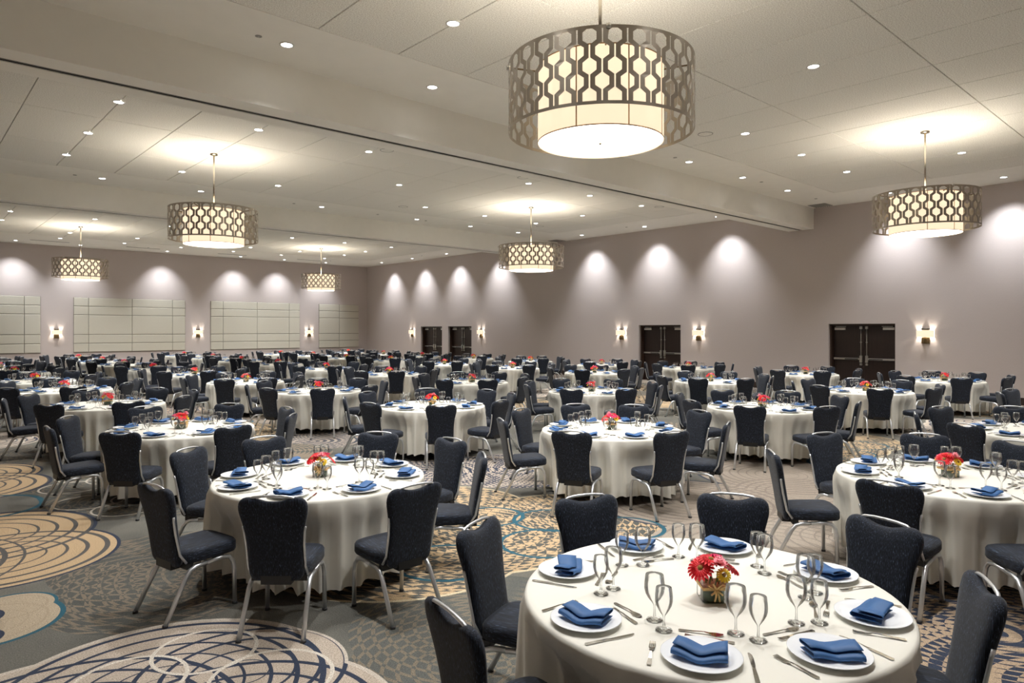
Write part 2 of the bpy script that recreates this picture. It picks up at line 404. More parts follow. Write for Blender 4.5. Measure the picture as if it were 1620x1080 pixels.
# ------------------------------------------------------------------ pendant drums
def lattice(R, z0, z1, ncol=26, half=.134):
    """laser-cut metal screen: zigzag ribbons leaving hexagons and slots, closed by a rim above and below"""
    mb = MB(); rim = .03; n = ncol * 2; sp = 2 * PI * R / n
    rib = .044 * sp / .113; lo = (sp - rib) * .10; hi = sp - rib - lo
    zb_, zt_ = z0 + rim, z1 - rim; tr = .020; c0 = lo + rib / 2; c1 = hi + rib / 2
    dl_ = rib / 2 * math.tan(math.atan2(c1 - c0, 2 * tr) / 2)
    def edge(flip, side):
        """mitred edge of one zigzag ribbon: list of (x offset, z)"""
        st = flip; k = zb_ + .108; pts = [(st, zb_)]
        while k < zt_ + tr:
            up = 1 if st == 0 else -1                # ribbon swings towards +x or -x
            d_ = dl_ * up * (1 if side < 0 else -1)
            pts += [(st, k - tr + d_), (1 - st, k + tr + d_)]; st = 1 - st; k += half
        pts.append((st, zt_ + half)); out = []
        for (s0, za), (s1, zc) in zip(pts, pts[1:]):
            out.append((s0, za))
        cut = []
        for i, (s0, za) in enumerate(pts):
            if za < zt_: cut.append((s0, za)); continue
            s1, z1_ = pts[i - 1]; f = (zt_ - z1_) / (za - z1_); cut.append((s1 + (s0 - s1) * f, zt_)); break
        return [(c0 + (c1 - c0) * q_ + side * rib / 2, z) for q_, z in cut]
    def P(x, z):
        a = x / R; return (R * math.cos(a), R * math.sin(a), z)
    verts = []; faces = []; bot = []; topv = []
    for c in range(n):
        L_, R_ = edge(c & 1, -1), edge(c & 1, 1)
        while len(L_) < len(R_): L_.insert(-1, L_[-2] if len(L_) > 1 else L_[-1])
        while len(R_) < len(L_): R_.insert(-1, R_[-2])
        idx = []
        for (xl, zl), (xr, zr_) in zip(L_, R_):
            idx.append((len(verts), len(verts) + 1)); verts += [P(c * sp + xl, zl), P(c * sp + xr, zr_)]
        for a_, b_ in zip(idx, idx[1:]): faces.append((a_[0], a_[1], b_[1], b_[0]))
        bot += [idx[0][0], idx[0][1]]; topv += [idx[-1][0], idx[-1][1]]
    for ring, zr, fl_ in ((bot, z0, True), (topv, z1, False)):
        new = []
        for i in ring:
            x, y, _ = verts[i]; new.append(len(verts)); verts.append((x, y, zr))
        for k in range(len(ring)):
            k2 = (k + 1) % len(ring)
            f = (new[k], new[k2], ring[k2], ring[k]); faces.append(f if fl_ else tuple(reversed(f)))
    mb.add(verts, faces)
    return mb
def pendant(scale=1.0):
    root = obj('pendant_lamp', None)
    R = .935 * scale; Ri = .635 * scale; z0, z1 = 4.0, 4.70
    lattice(R, z0, z1).build('metal_screen', M['screen_metal'], root, smooth=False, thick=.004)
    sh = MB().lathe([(Ri, 3.905), (Ri, 4.66)], 64); shade = sh.build('inner_shade', M['shade_fabric'], root, thick=.003)
    for a in (20, 110, 200, 290, 245, 65):
        t = math.radians(a); q = Matrix.Rotation(t, 4, 'Z')
        s = MB().box(Ri + .001, Ri + .004, -.006, .006, 3.91, 4.655); s.v = [tuple(q @ Vector(p)) for p in s.v]
        s.build('seam', M['shade_seam'], shade)
    for zz in (3.905, 4.655): MB().lathe([(Ri + .001, zz), (Ri + .005, zz + .006), (Ri + .001, zz + .012)], 64).build('shade_hoop', M['shade_seam'], shade)
    MB().lathe([(Ri - .01, 3.915), (.3, 3.908), (.02, 3.905)], 48, cap1=True).build('diffuser', M['shade_diffuser'], root)
    MB().lathe([(.012, 3.906), (.014, 3.895), (.004, 3.885)], 10, cap1=True).build('finial', M['bronze'], root)
    for k in range(4):
        t = PI / 4 + k * PI / 2; c, s = math.cos(t), math.sin(t)
        MB().tube([(0, 0, 4.62), (c * Ri, s * Ri, 4.645), (c * R, s * R, 4.69)], .009, 6).build('spoke', M['bronze'], root)
        MB().lathe([(.022, 4.665), (.022, 4.705)], 10, cap0=True, cap1=True, c=(c * R, s * R)).build('screen_bolt', M['steel'], root)
    MB().tube([(0, 0, 4.60), (0, 0, CEIL - .02)], .018, 12).build('rod', M['nickel'], root)
    MB().lathe([(.075, CEIL - .035), (.085, CEIL - .02), (.085, CEIL + .003)], 24, cap0=True).build('ceiling_rose', M['nickel'], root)
    ld = bpy.data.lights.new('lamp_bulb', 'POINT'); ld.energy = PENDANT_W; ld.color = WARM; ld.shadow_soft_size = .22
    obj('lamp_bulb', ld, root, (0, 0, 4.42))
    return root
spots = [((5.35, 4.56), 0, 'drum pendant with hexagon screen and lit shade over the entrance-end tables, farther from doors'),
         ((15.24, 4.56), 0, 'drum pendant with hexagon screen near the lone right door and its sconce'),
         ((5.35, 15.86), 0, 'drum pendant between the two ceiling beams, farther from the door wall'),
         ((15.25, 15.9), 1, 'wider drum pendant between the two ceiling beams, nearer the door wall'),
         ((5.34, 30.45), 0, 'drum pendant in the panelled-wall bay, farther from the door wall'),
         ((15.4, 30.75), 0, 'drum pendant in the panelled-wall bay, nearer the door wall')]
spots[0] = (*spots[0][:2], 'large hexagon-screened drum pendant before the beam, fifth table column from door wall')
spots[1] = (*spots[1][:2], 'hexagon-screened drum pendant before the beam, above second table column from door wall')
pl = pendant(); note_tree(pl)
for i, ((x, y), wide, lab) in enumerate(spots):
    o = pl if i == 0 else (pendant(1.12) if wide else copy_tree(pl))
    o.location = (x, y, 0); tag(o, lab, 'pendant lamp', 'drum pendants')

# ------------------------------------------------------------------ recessed lights
def downlight(kind):
    root = obj('recessed_downlight' if kind == 'down' else 'recessed_wall_washer', None)
    MB().lathe([(.098, .0), (.098, -.008), (.078, -.010), (.074, .0)], 24).build('trim_ring', M['satin_white_metal'], root)
    MB().lathe([(.074, -.003), (.03, -.002)], 24, cap1=True).build('lens', M['downlight_lens' if kind == 'down' else 'washer_lens'], root)
    ld = bpy.data.lights.new('light_beam', 'SPOT')
    if kind == 'down': ld.energy = DOWNLIGHT_W; ld.spot_size = math.radians(116); ld.spot_blend = 1.0; ld.color = COOL
    else: ld.energy = WASHER_W; ld.spot_size = math.radians(82); ld.spot_blend = 1.0; ld.color = WASH
    ld.shadow_soft_size = .08
    b = obj('light_beam', ld, root, (0, 0, -.03))
    if kind != 'down': b.rotation_euler = (math.radians(21), 0, 0)      # tilted towards local +y, the wall
    return root
dl = note_tree(downlight('down')); dm = note_tree(downlight('down')); ww = note_tree(downlight('wash'))
GX = [2.91, 5.36, 7.83, 10.24, 12.72, 15.21, 17.68]
SX = [4.05, 6.51, 10.22, 13.88, 16.33, 18.81]
DL = []
for y in (2.1, 7.04): DL += [(GX[i], y, 'entrance bay tile field') for i in (0, 1, 2, 4, 5, 6)]
DL += [(GX[i], 4.56, 'entrance bay tile field') for i in (0, 3, 6)]
DL += [(x, 9.11, 'margin before the first beam') for x in SX]
for y in (13.36, 18.18): DL += [(GX[i], y, 'middle bay tile field') for i in (0, 1, 2, 4, 5, 6)]
DL += [(GX[i], 15.87, 'middle bay tile field') for i in (0, 3, 6)]
DL += [(x, 20.37, 'margin before the second beam') for x in SX]
for y in (28.08, 32.68): DL += [(GX[i], y, 'panelled-wall bay tile field') for i in (0, 1, 2, 4, 5, 6)]
DL += [(GX[i], 30.5, 'panelled-wall bay tile field') for i in (0, 3, 6)]
DL += [(GX[i], 34.9, 'margin beyond the last tile field') for i in range(1, 7)]
for c in KIDS[dm.name]:
    if c.type == 'LIGHT': c.data.spot_size = math.radians(107)         # cone narrowed beside the beams to weaken the glow on their faces
done = set()
DROWS = {2.1: 'entrance-end row', 4.56: 'entrance pendant row', 7.04: 'row after the entrance pendants', 9.11: 'row before the first beam', 13.36: 'row after the first beam', 15.87: 'middle pendant row',
         18.18: 'row after the middle pendants', 20.37: 'row before the second beam', 28.08: 'row before the last pendants', 30.5: 'last pendant row', 32.68: 'row after the last pendants', 34.9: 'row beyond the last tiles'}
for i, (x, y, where) in enumerate(DL):
    src = dm if 'beam' in where else dl
    o = src if src.name not in done else copy_tree(src)
    done.add(src.name)
    o.location = (x, y, CEIL + (.002 if 'tile' in where else -.001))
    rank = sum(1 for p in DL if p[1] == y and p[0] > x)
    tag(o, 'round recessed downlight, %s from the door wall in the %s' % (ORD[rank], DROWS[y]), 'ceiling light', 'recessed ceiling downlights')
WW = [(21.3, y, 'along the door wall') for y in (4.56, 7.3, 12.84, 15.95, 19.15, 25.3, 28.54, 31.7, 34.9)] + [(x, 37.05, 'along the panelled wall') for x in (4.03, 6.49, 10.23, 13.89, 16.33, 18.85)]
for i, (x, y, where) in enumerate(WW):
    o = ww if i == 0 else copy_tree(ww)
    o.location = (x, y, CEIL - .001); o.rotation_euler = (0, 0, -PI / 2 if 'door' in where else 0)
    rank = sum(1 for p in WW if p[2] == where and p[0] + p[1] > x + y)
    tag(o, 'recessed wall-washing light %s, %s from the room corner' % (where, ORD[rank]), 'ceiling light', 'wall washers ' + where)

# ceiling fittings
def vent(w_, l_, nslat):
    r = obj('ceiling_vent', None); fr_ = MB()
    fr_.box(-w_ / 2, w_ / 2, -l_ / 2, l_ / 2, -.004, 0); fr_.build('backing', M['grille_grey'], r, smooth=False)
    for k in range(nslat):
        yy = -l_ / 2 + l_ * (k + .5) / nslat
        MB().box(-w_ / 2, w_ / 2, yy - .012, yy + .012, -.014, -.004).build('slat', M['grille_grey'], r)
    return r
for (x, y), lab in (((21.82, 9.5), 'grey air grille in the ceiling corner of first beam and door wall'), ((21.82, 21.1), 'grey air grille in the ceiling corner of second beam and door wall')):
    o = vent(.6, .55, 8); o.location = (x, y, CEIL); tag(o, lab, 'air vent')
for x, lab in ((5.2, 'fourth'), (8.97, 'third'), (13.2, 'second'), (17.5, 'first')):
    o = tag(obj('slot_diffuser', None, None, (x, 36.35, CEIL)), 'long slot air diffuser in the ceiling, %s from the door wall' % lab, 'air vent')
    MB().box(-.74, .74, -.05, .05, -.006, 0).build('frame', M['grille_grey'], o); MB().box(-.72, .72, -.025, .025, -.009, -.004).build('slot', M['track_dark'], o)
for (x, y), lab in (((8.07, 13.0), 'flush round ceiling speaker beside the first beam, farther from doors'), ((12.14, 12.96), 'flush round ceiling speaker beside the first beam, mid-room'),
                    ((12.16, 7.6), 'flush round ceiling speaker in the entrance bay'), ((18.27, 13.1), 'flush round ceiling speaker beside the first beam, nearest the doors'.replace('nearest', 'close to')),
                    ((12.15, 18.6), 'flush round ceiling speaker beside the second beam, mid-room'), ((18.31, 18.6), 'flush round ceiling speaker beside the second beam, close to the doors')):
    o = tag(obj('ceiling_speaker', None, None, (x, y, CEIL + .003)), lab, 'speaker')
    MB().lathe([(.15, 0), (.15, -.006), (.138, -.006), (.136, -.002)], 28).build('bezel', M['grille_grey'], o)
    MB().lathe([(.136, -.003), (.05, -.004)], 28, cap1=True).build('speaker_grille', M['ceiling_tile'], o)
for i, (x, y) in enumerate(sorted([(3.65, 9.1), (13.3, 9.1), (17.2, 9.05), (3.45, 20.4), (9.3, 20.4), (12.3, 20.4), (14.3, 20.4), (20.6, 9.1), (20.9, 16.5), (20.9, 30.2), (9.1, 36.0), (18.6, 36.0)], key=lambda p: -p[1] * 50 - p[0])):
    o = tag(obj('fire_sprinkler', None, None, (x, y, CEIL)), 'small sprinkler cap in the ceiling margin, %s from the panelled wall' % ORD[i], 'sprinkler', 'sprinkler caps in the ceiling margins')
    MB().lathe([(.045, 0), (.045, -.006), (.02, -.010)], 14, cap1=True).build('cover', M['grille_grey'], o)
    MB().lathe([(.012, -.008), (.012, -.018)], 8, cap1=True).build('nozzle', M['steel'], o)

# ------------------------------------------------------------------ wall sconces
def sconce():
    r = obj('wall_sconce', None)       # local: wall at y = 0, lamp towards -y
    z = 1.79
    bevel_box(-.11, .11, -.02, 0, z - .19, z + .26, .004).build('backplate', M['bronze'], r)
    sh = MB()
    d0, d1, hw = -.13, -.012, .215
    sh.add([(-hw, d1, z), (-hw, d0, z), (hw, d0, z), (hw, d1, z), (-hw, d1, z + .2), (-hw, d0, z + .2), (hw, d0, z + .2), (hw, d1, z + .2)], [(0, 1, 5, 4), (1, 2, 6, 5), (2, 3, 7, 6)], 0, True)
    sh.build('shade', M['sconce_shade'], r, smooth=False, thick=.003)
    for s in (-1, 1): bevel_box(s * .072 - .032, s * .072 + .032, -.06, -.02, z - .18, z - .004, .005).build('stem_bar', M['bronze'], r)
    bevel_box(-.105, .105, -.075, -.02, z + .205, z + .255, .004).build('top_cap', M['black_metal'], r)
    ld = bpy.data.lights.new('sconce_bulb', 'POINT'); ld.energy = SCONCE_W; ld.color = WARM; ld.shadow_soft_size = .02
    for s in (-1, 1): obj('sconce_bulb', ld, r, (s * .155, -.07, z + .10))
    return r
sc = note_tree(sconce())
SCN = [(XW, 6.62, -PI / 2, 'box-shade wall sconce beside the entrance-end double door'), (XW, 14.14, -PI / 2, 'box-shade wall sconce on the entrance side of the lone middle double door'),
       (XW, 17.76, -PI / 2, 'box-shade wall sconce on the panelled-wall side of the lone middle double door'), (XW, 26.8, -PI / 2, 'box-shade wall sconce on the entrance side of the paired double doors'),
       (XW, 33.0, -PI / 2, 'box-shade wall sconce between the paired double doors and the room corner'),
       (18.31, YW, 0, 'box-shade wall sconce between the first and second panels from the room corner'), (12.03, YW, 0, 'box-shade wall sconce between second and third panels from the room corner'), (5.70, YW, 0, 'box-shade wall sconce between third and fourth panels from the room corner')]
for i, (x, y, rz, lab) in enumerate(SCN):
    o = sc if i == 0 else copy_tree(sc)
    o.location = (x, y, 0); o.rotation_euler = (0, 0, rz); tag(o, lab, 'sconce', 'lit wall sconces')

# ------------------------------------------------------------------ banquet tables
# centre X, Y and the bearings (degrees) of the eight chairs around each
TABLES = [
    (2.54, 19.92, [5,48,90,137,182,227,270,315]),
    (2.56, 23.84, [353,39,83,128,173,218,259,311]),
    (2.56, 27.23, [31,67,112,157,202,247,294,337]),
    (2.6, 30.6, [33,67,112,157,202,247,292,337]),
    (2.6, 34.2, [22,67,112,157,202,247,292,337]),
    (2.63, 16.63, [5,45,90,130,179,222,267,312]),
    (2.64, 12.89, [0,43,92,135,168,227,270,310]),
    (2.69, 5.37, [1,39,87,121,188,231,270,323]),
    (2.69, 9.16, [358,46,93,143,184,229,276,323]),
    (2.85, 1.77, [25,68,110,165,208,252,302,346]),
    (5.93, 34.23, [6,51,96,141,191,231,271,321]),
    (6.07, 23.43, [346,36,81,118,169,218,261,303]),
    (6.07, 30.49, [31,76,125,166,213,256,301,346]),
    (6.08, 27.15, [31,76,125,166,213,256,301,346]),
    (6.22, 19.99, [358,45,90,142,178,222,267,307]),
    (6.25, 16.34, [5,47,90,133,180,230,268,310]),
    (6.41, 12.92, [26,64,116,159,204,247,289,344]),
    (6.55, 9.17, [10,58,108,150,193,240,285,337]),
    (6.61, 1.8, [24,66,126,180,222,268,313,352]),
    (6.64, 5.48, [26,61,102,149,202,247,292,343]),
    (10.16, 12.62, [21,66,111,161,206,246,289,341]),
    (10.2, 20.0, [24,69,114,157,208,253,298,329]),
    (10.27, 23.82, [27,73,117,163,212,250,297,343]),
    (10.28, 16.44, [16,67,114,157,206,246,296,334]),
    (10.32, 5.4, [11,58,108,158,200,245,287,330]),
    (10.33, 27.46, [24,67,111,157,201,241,292,337]),
    (10.35, 1.78, [26,67,112,157,202,247,292,337]),
    (10.38, 34.85, [22,67,112,157,208,247,296,337]),
    (10.41, 30.96, [22,67,112,157,199,247,289,337]),
    (10.43, 9.12, [21,69,111,154,206,249,292,336]),
    (14.58, 33.47, [27,72,117,162,202,252,297,342]),
    (14.6, 1.8, [22,71,111,157,202,247,292,337]),
    (14.6, 26.77, [24,67,112,157,199,249,292,337]),
    (14.62, 8.98, [13,60,103,160,200,243,293,326]),
    (14.65, 5.46, [30,75,118,165,210,255,305,350]),
    (14.69, 19.81, [22,70,118,162,210,252,298,347]),
    (14.85, 23.61, [21,67,114,157,201,244,289,337]),
    (14.92, 16.42, [21,69,111,159,201,249,293,339]),
    (14.96, 30.7, [17,68,113,164,204,248,293,338]),
    (15.08, 13.07, [32,72,116,155,207,257,292,342]),
    (18.37, 33.5, [31,67,112,157,202,249,292,337]),
    (18.39, 26.53, [29,70,112,160,209,247,294,340]),
    (18.42, 29.99, [31,78,123,168,218,256,303,348]),
    (18.61, 15.8, [16,66,104,156,203,251,291,341]),
    (18.67, 23.08, [24,64,112,157,204,246,291,337]),
    (18.7, 19.54, [26,62,116,159,204,247,294,344]),
    (19.01, 5.27, [27,68,119,162,209,255,302,345]),
    (19.01, 8.69, [359,41,94,131,174,222,272,307]),
    (19.26, 12.66, [30,73,121,168,213,258,298,345]),]
COLX = [18.7, 14.7, 10.3, 6.3, 2.6]
info = []
for x, y, ang in TABLES: info.append([x, y, ang, min(range(5), key=lambda c: abs(COLX[c] - x))])
for c in range(5):
    for rank, t in enumerate(sorted([t for t in info if t[3] == c], key=lambda t: -t[1])): t.append(rank)
def seat_phrase(t): return 'table %s from door-wall, %s from panelled-wall' % (ORD[t[3]], ORD[t[4]])
TOP = .762
def in_frame(x, y, z, margin=140):
    px, py, d = pixel(x, y, z)
    return d > .3 and -margin < px < 1620 + margin and py < 1080 + 420

def round_table():
    r = obj('round_table', None)
    MB().lathe([(.0001, .722), (.835, .722), (.842, .735), (.835, .75), (.0001, .75)], 40).build('tabletop', M['table_wood'], r)
    for s in (-1, 1):
        for t in (-1, 1): MB().tube([(s * .38, t * .20, .0), (s * .37, t * .19, .35), (s * .35, t * .18, .72)], .016, 8).build('leg', M['black_metal'], r)
        MB().tube([(s * .38, -.20, .03), (s * .38, .20, .03)], .014, 8).build('foot_bar', M['black_metal'], r)
    return r

# cloth: flat top, rounded edge, fluted skirt ending just above the carpet
def cloth_mesh(seed, seats):
    """seats: (bearing, distance) of the chairs, whose seats push the skirt inwards"""
    rnd = random.Random(seed); n = 264; R = .855
    ph = [rnd.uniform(0, 2 * PI) for _ in range(6)]; nf = rnd.choice((29, 31, 33))
    def flute(a):
        v = math.sin(nf * a + ph[0] + 1.1 * math.sin(2 * a + ph[1]) + .8 * math.sin(3 * a + ph[4]))
        return (v ** 3 if v > 0 else v * .5) * (.75 + .35 * math.sin(5 * a + ph[2])) + .3 * math.sin((nf - 8) * a + ph[3])
    rows = []
    for r in (0.25, .5, .70, .82): rows.append([(r, TOP)] * n)
    rows.append([(R - .008, TOP)] * n); rows.append([(R + .004, TOP - .006)] * n); rows.append([(R + .009, TOP - .022)] * n)
    for k in range(1, 12):
        t = k / 11; row = []
        for i in range(n):
            a = 2 * PI * i / n; g = t ** .42
            hem = .100 + .018 * math.sin(3 * a + ph[5]) - .012 * flute(a)
            rb = R + .014 + .008 * t; r = rb + flute(a) * .055 * g; z = TOP - .022 - (TOP - .022 - hem) * t
            for sa, sr in seats:
                da = (a - sa + PI) % (2 * PI) - PI
                if abs(da) > .6: continue
                wx = max(0, min(1, (.36 - abs(r * math.sin(da))) / .11)); wz = max(0, min(1, (TOP - .05 - z) / .20)); lim = (sr - .447) / math.cos(da)
                wx = wx * wx * (3 - 2 * wx); wz = wz * wz * (3 - 2 * wz)
                need = rb + .062 * g - lim
                if need > 0: r -= need * wx * wz
                if r > lim: r -= (r - lim) * wx * wz
            row.append((r, z))
        rows.append(row)
    vs = [(0, 0, TOP)] + [(r * math.cos(2 * PI * i / n), r * math.sin(2 * PI * i / n), z) for row in rows for i, (r, z) in enumerate(row)]
    fs = [(0, 1 + i, 1 + (i + 1) % n) for i in range(n)]
    for j in range(len(rows) - 1):
        o = 1 + j * n
        fs += [(o + i, o + n + i, o + n + (i + 1) % n, o + (i + 1) % n) for i in range(n)]
    return MB().add(vs, fs).mesh('tablecloth', M['table_linen'])
# ------------------------------------------------------------------ chairs
def catmull(pts, sub):
    out = []; n = len(pts)
    for i in range(n):
        p = [Vector(pts[(i + k) % n]) for k in (-1, 0, 1, 2)]
        for s in range(sub):
            t = s / sub
            out.append(.5 * ((2 * p[1]) + (p[2] - p[0]) * t + (2 * p[0] - 5 * p[1] + 4 * p[2] - p[3]) * t * t + (3 * p[1] - p[0] - 3 * p[2] + p[3]) * t ** 3))
    return out
def lean(z): 
    t = (z - .36) / .56
    return -.015 - .075 * t - .02 * t * t
half = [(.09, .352), (.15, .362), (.176, .40), (.180, .47), (.180, .55), (.184, .63), (.196, .71), (.213, .78), (.224, .835), (.219, .885), (.192, .915), (.148, .922), (.10, .912), (.05, .897)]
outl = [(0, .350)] + half + [(0, .893)] + [(-x, z) for x, z in reversed(half)]
def backrest_mb(sub=2):
    pts = catmull([(x, z, 0) for x, z in outl], sub); n = len(pts); cx, cz = 0, .64
    nrm = []
    for i in range(n):
        t = pts[(i + 1) % n] - pts[i - 1]; v = Vector((t.y, -t.x, 0)).normalized(); nrm.append(v)
    layers = [(.13, .0355), (.075, .034), (.03, .031), (.010, .024), (0, .010), (0, -.008), (.008, -.020), (.03, -.025), (.075, -.027), (.13, -.0275)]
    vs = []
    for ins, dy in layers:
        for p, v in zip(pts, nrm):
            q = p - v * min(ins, .012)
            if ins > .012: k_ = 1 - (ins - .012) / .19; q = Vector((cx + (q.x - cx) * k_, cz + (q.y - cz) * (1 - (ins - .012) / .28), 0))
            vs.append((q.x, lean(q.y) + dy, q.y))
    fs = [(j * n + i, j * n + (i + 1) % n, (j + 1) * n + (i + 1) % n, (j + 1) * n + i) for j in range(len(layers) - 1) for i in range(n)]
    a = len(vs); vs.append((0, lean(cz) + .036, cz)); vs.append((0, lean(cz) - .028, cz)); L = (len(layers) - 1) * n
    fs += [(a, (i + 1) % n, i) for i in range(n)] + [(a + 1, L + i, L + (i + 1) % n) for i in range(n)]
    return MB().add(vs, fs)
def seat_mb(n=36):
    o = []
    for k in range(n):
        a = 2 * PI * k / n; c, s = math.cos(a), math.sin(a); e = .42
        x = abs(c) ** e * (1 if c > 0 else -1); y = abs(s) ** e * (1 if s > 0 else -1)
        o.append((x * (.208 + .014 * y), .205 + y * .215))
    lay = [(.03, .372), (.006, .380), (0, .392), (0, .442), (.008, .458), (.028, .468), (.07, .474)]
    vs = []
    for ins, z in lay:
        for x, y in o:
            f = 1 - ins / .21; yy = .205 + (y - .205) * f
            vs.append((x * f, yy, z + .035 * (yy - .2)))
    fs = [(j * n + i, j * n + (i + 1) % n, (j + 1) * n + (i + 1) % n, (j + 1) * n + i) for j in range(len(lay) - 1) for i in range(n)]
    fs += [tuple(reversed(range(n))), tuple(range((len(lay) - 1) * n, len(lay) * n))]
    return MB().add(vs, fs)
def chair_parts():
    P = [('backrest', backrest_mb(), ['chair_fabric']), ('seat', seat_mb(), ['seat_fabric'])]
    P.append(('handle', MB().tube([(-.158, lean(.9) - .004, .905), (-.125, lean(.93) - .004, .923), (-.07, lean(.94) - .004, .930), (0, lean(.94) - .004, .932), (.07, lean(.94) - .004, .930), (.125, lean(.93) - .004, .923), (.158, lean(.9) - .004, .905)], .0085, 8), ['aluminium']))
    for s in (-1, 1):
        P.append(('side_rail', MB().tube([(s * .188, .02, .385), (s * .187, -.025, .45), (s * .189, lean(.60) - .006, .60), (s * .196, lean(.69) - .006, .69), (s * .203, lean(.72) - .006, .725)], .009, 6), ['aluminium']))
        P.append(('leg', MB().tube([(s * .205, .375, .012), (s * .203, .372, .26), (s * .201, .362, .315), (s * .197, .335, .352), (s * .192, .28, .362), (s * .190, .17, .352)], .0148, 8, square=True).add(*foot_geo(s * .205, .375), 1), ['aluminium', 'plastic_foot']))
        P.append(('leg', MB().tube([(s * .190, .17, .352), (s * .190, .09, .346), (s * .193, .045, .330), (s * .197, .012, .29), (s * .207, -.135, .012)], .0148, 8, square=True).add(*foot_geo(s * .207, -.137), 1), ['aluminium', 'plastic_foot']))
    P.append(('seat_bracket', MB().box(-.185, .185, .02, .07, .338, .375).box(-.185, .185, .25, .30, .348, .380).box(-.10, .10, -.045, .02, .335, .40).box(-.03, .03, .02, .30, .345, .372), ['black_metal']))
    return P
def foot_geo(x, y):
    m_ = MB().lathe([(.019, 0), (.019, .014), (.015, .018)], 8, cap0=True, cap1=True, c=(x, y)); return m_.v, m_.f
CP = chair_parts()
def make_chair():
    r = obj('banquet_chair', None)
    for n, mb, mats in CP: mb.build(n, [M[k] for k in mats], r, smooth=n != 'seat_bracket')
    return r
chair0 = note_tree(make_chair())
CHAIR_R = 1.265
FRONT_R = {25: 1.22, 68: 1.17, 110: 1.15, 165: 1.20, 208: 1.25, 252: 1.25, 302: 1.03, 346: 1.23}
chairs = []; SEATS = {}
for ti, t in enumerate(info):
    x, y, ang = t[:3]; SEATS[ti] = []
    start = min(range(8), key=lambda k: abs((ang[k] + 180) % 360 - 180))
    order = [(start - k) % 8 for k in range(8)]             # clockwise seen from above
    for rank, k in enumerate(order):
        a = math.radians(ang[k]); rr = FRONT_R[ang[k]] if y < 3 and x < 3 else CHAIR_R + random.uniform(-.015, .045)
        SEATS[ti].append((a, rr))
        cx, cy_ = x + rr * math.cos(a), y + rr * math.sin(a)
        rz = a + PI / 2 + math.radians(random.uniform(-4, 4))
        if XW - cx < .25 or not in_frame(cx, cy_, .7): continue
        chairs.append((pixel(cx, cy_, .5)[2], cx, cy_, rz, t, rank))
chairs.sort(key=lambda c: c[0])
N_CHAIR = 300
for i, (d, cx, cy_, rz, t, rank) in enumerate(chairs[:N_CHAIR]):
    o = chair0 if i == 0 else copy_tree(chair0)
    o.location = (cx, cy_, 0); o.rotation_euler = (0, 0, rz)
    tag(o, 'navy chair %s clockwise from door-wall side of %s' % (ORD[rank], seat_phrase(t)), 'chair', 'navy banquet chairs around the tables')
if len(chairs) > N_CHAIR:
    low = [(n, backrest_mb(1) if n == 'backrest' else (seat_mb(20) if n == 'seat' else mb), mats) for n, mb, mats in CP]
    slots = ['chair_fabric', 'seat_fabric', 'aluminium', 'plastic_foot', 'black_metal']
    lst = []
    for d, cx, cy_, rz, t, rank in chairs[N_CHAIR:]:
        W = Matrix.Translation((cx, cy_, 0)) @ Matrix.Rotation(rz, 4, 'Z')
        lst += [(mb, W, slots.index(mats[0])) for n, mb, mats in low]
    s = merge(lst, None).build('distant_chairs', [M[k] for k in slots])
    tag(s, 'distant navy chairs massed around the tables by the panelled wall', 'chairs', kind='stuff')

# ------------------------------------------------------------------ tableware prototypes
plate_me = MB().lathe([(.0001, .004), (.07, .003), (.085, .000), (.092, .002), (.105, .008), (.150, .020), (.1515, .0225), (.149, .0235), (.106, .0125), (.09, .0085), (.0001, .0085)], 40).mesh('dinner_plate', M['porcelain'])
def napkin_mesh(seed):
    rnd = random.Random(seed)
    prof = [(.052, .003), (-.048, .003), (-.056, .006), (-.058, .011), (-.053, .016), (-.02, .016), (.05, .015), (.058, .018), (.059, .023), (.052, .027), (.01, .028), (-.032, .027)]
    ST = 13; kink = math.radians(rnd.choice((24, 30, -26))); vs = []
    for i in range(ST):
        t = i / (ST - 1) * 2 - 1; x = t * .098
        b = kink * max(0, min(1, (t + .12) / .35)); z0 = .004 + .010 * abs(t) ** 1.5 - .003 * math.cos(t * 5)
        for (yy, zz) in prof:
            w_ = yy * (1 + .10 * t); puff = 1 + .35 * abs(t)
            px = x if b == 0 else x * math.cos(b * .8) - w_ * math.sin(b) * .55
            py = w_ if b == 0 else w_ * math.cos(b * .5) + x * math.sin(b * .9)
            vs.append((px, py - .012, z0 + zz * puff))
    n = len(prof)
    fs = [(i * n + k, i * n + k + 1, (i + 1) * n + k + 1, (i + 1) * n + k) for i in range(ST - 1) for k in range(n - 1)]
    return MB().add(vs, fs).mesh('folded_napkin', M['napkin_cloth'], True, .0025)
NAPS = [napkin_mesh(s) for s in (1, 2, 5)]
def glass_profile(h, rb):
    s = h / .195
    return [(.0001, .003), (.020, .004), (.034, .0015), (.035, .003), (.020, .007), (.0065, .013), (.0045, .03), (.0042, .06 * s), (.0060, .068 * s), (.012, .076 * s), (rb * .62, .094 * s), (rb * .88, .115 * s), (rb * .99, .136 * s), (rb * .98, .158 * s), (rb * .92, .180 * s), (rb * .86, h), (rb * .845, h - .0005)]
goblet_me = MB().lathe(glass_profile(.195, .044), 24).mesh('water_goblet', M['clear_glass'])
wine_me = MB().lathe(glass_profile(.178, .037), 24).mesh('wine_glass', M['clear_glass'])
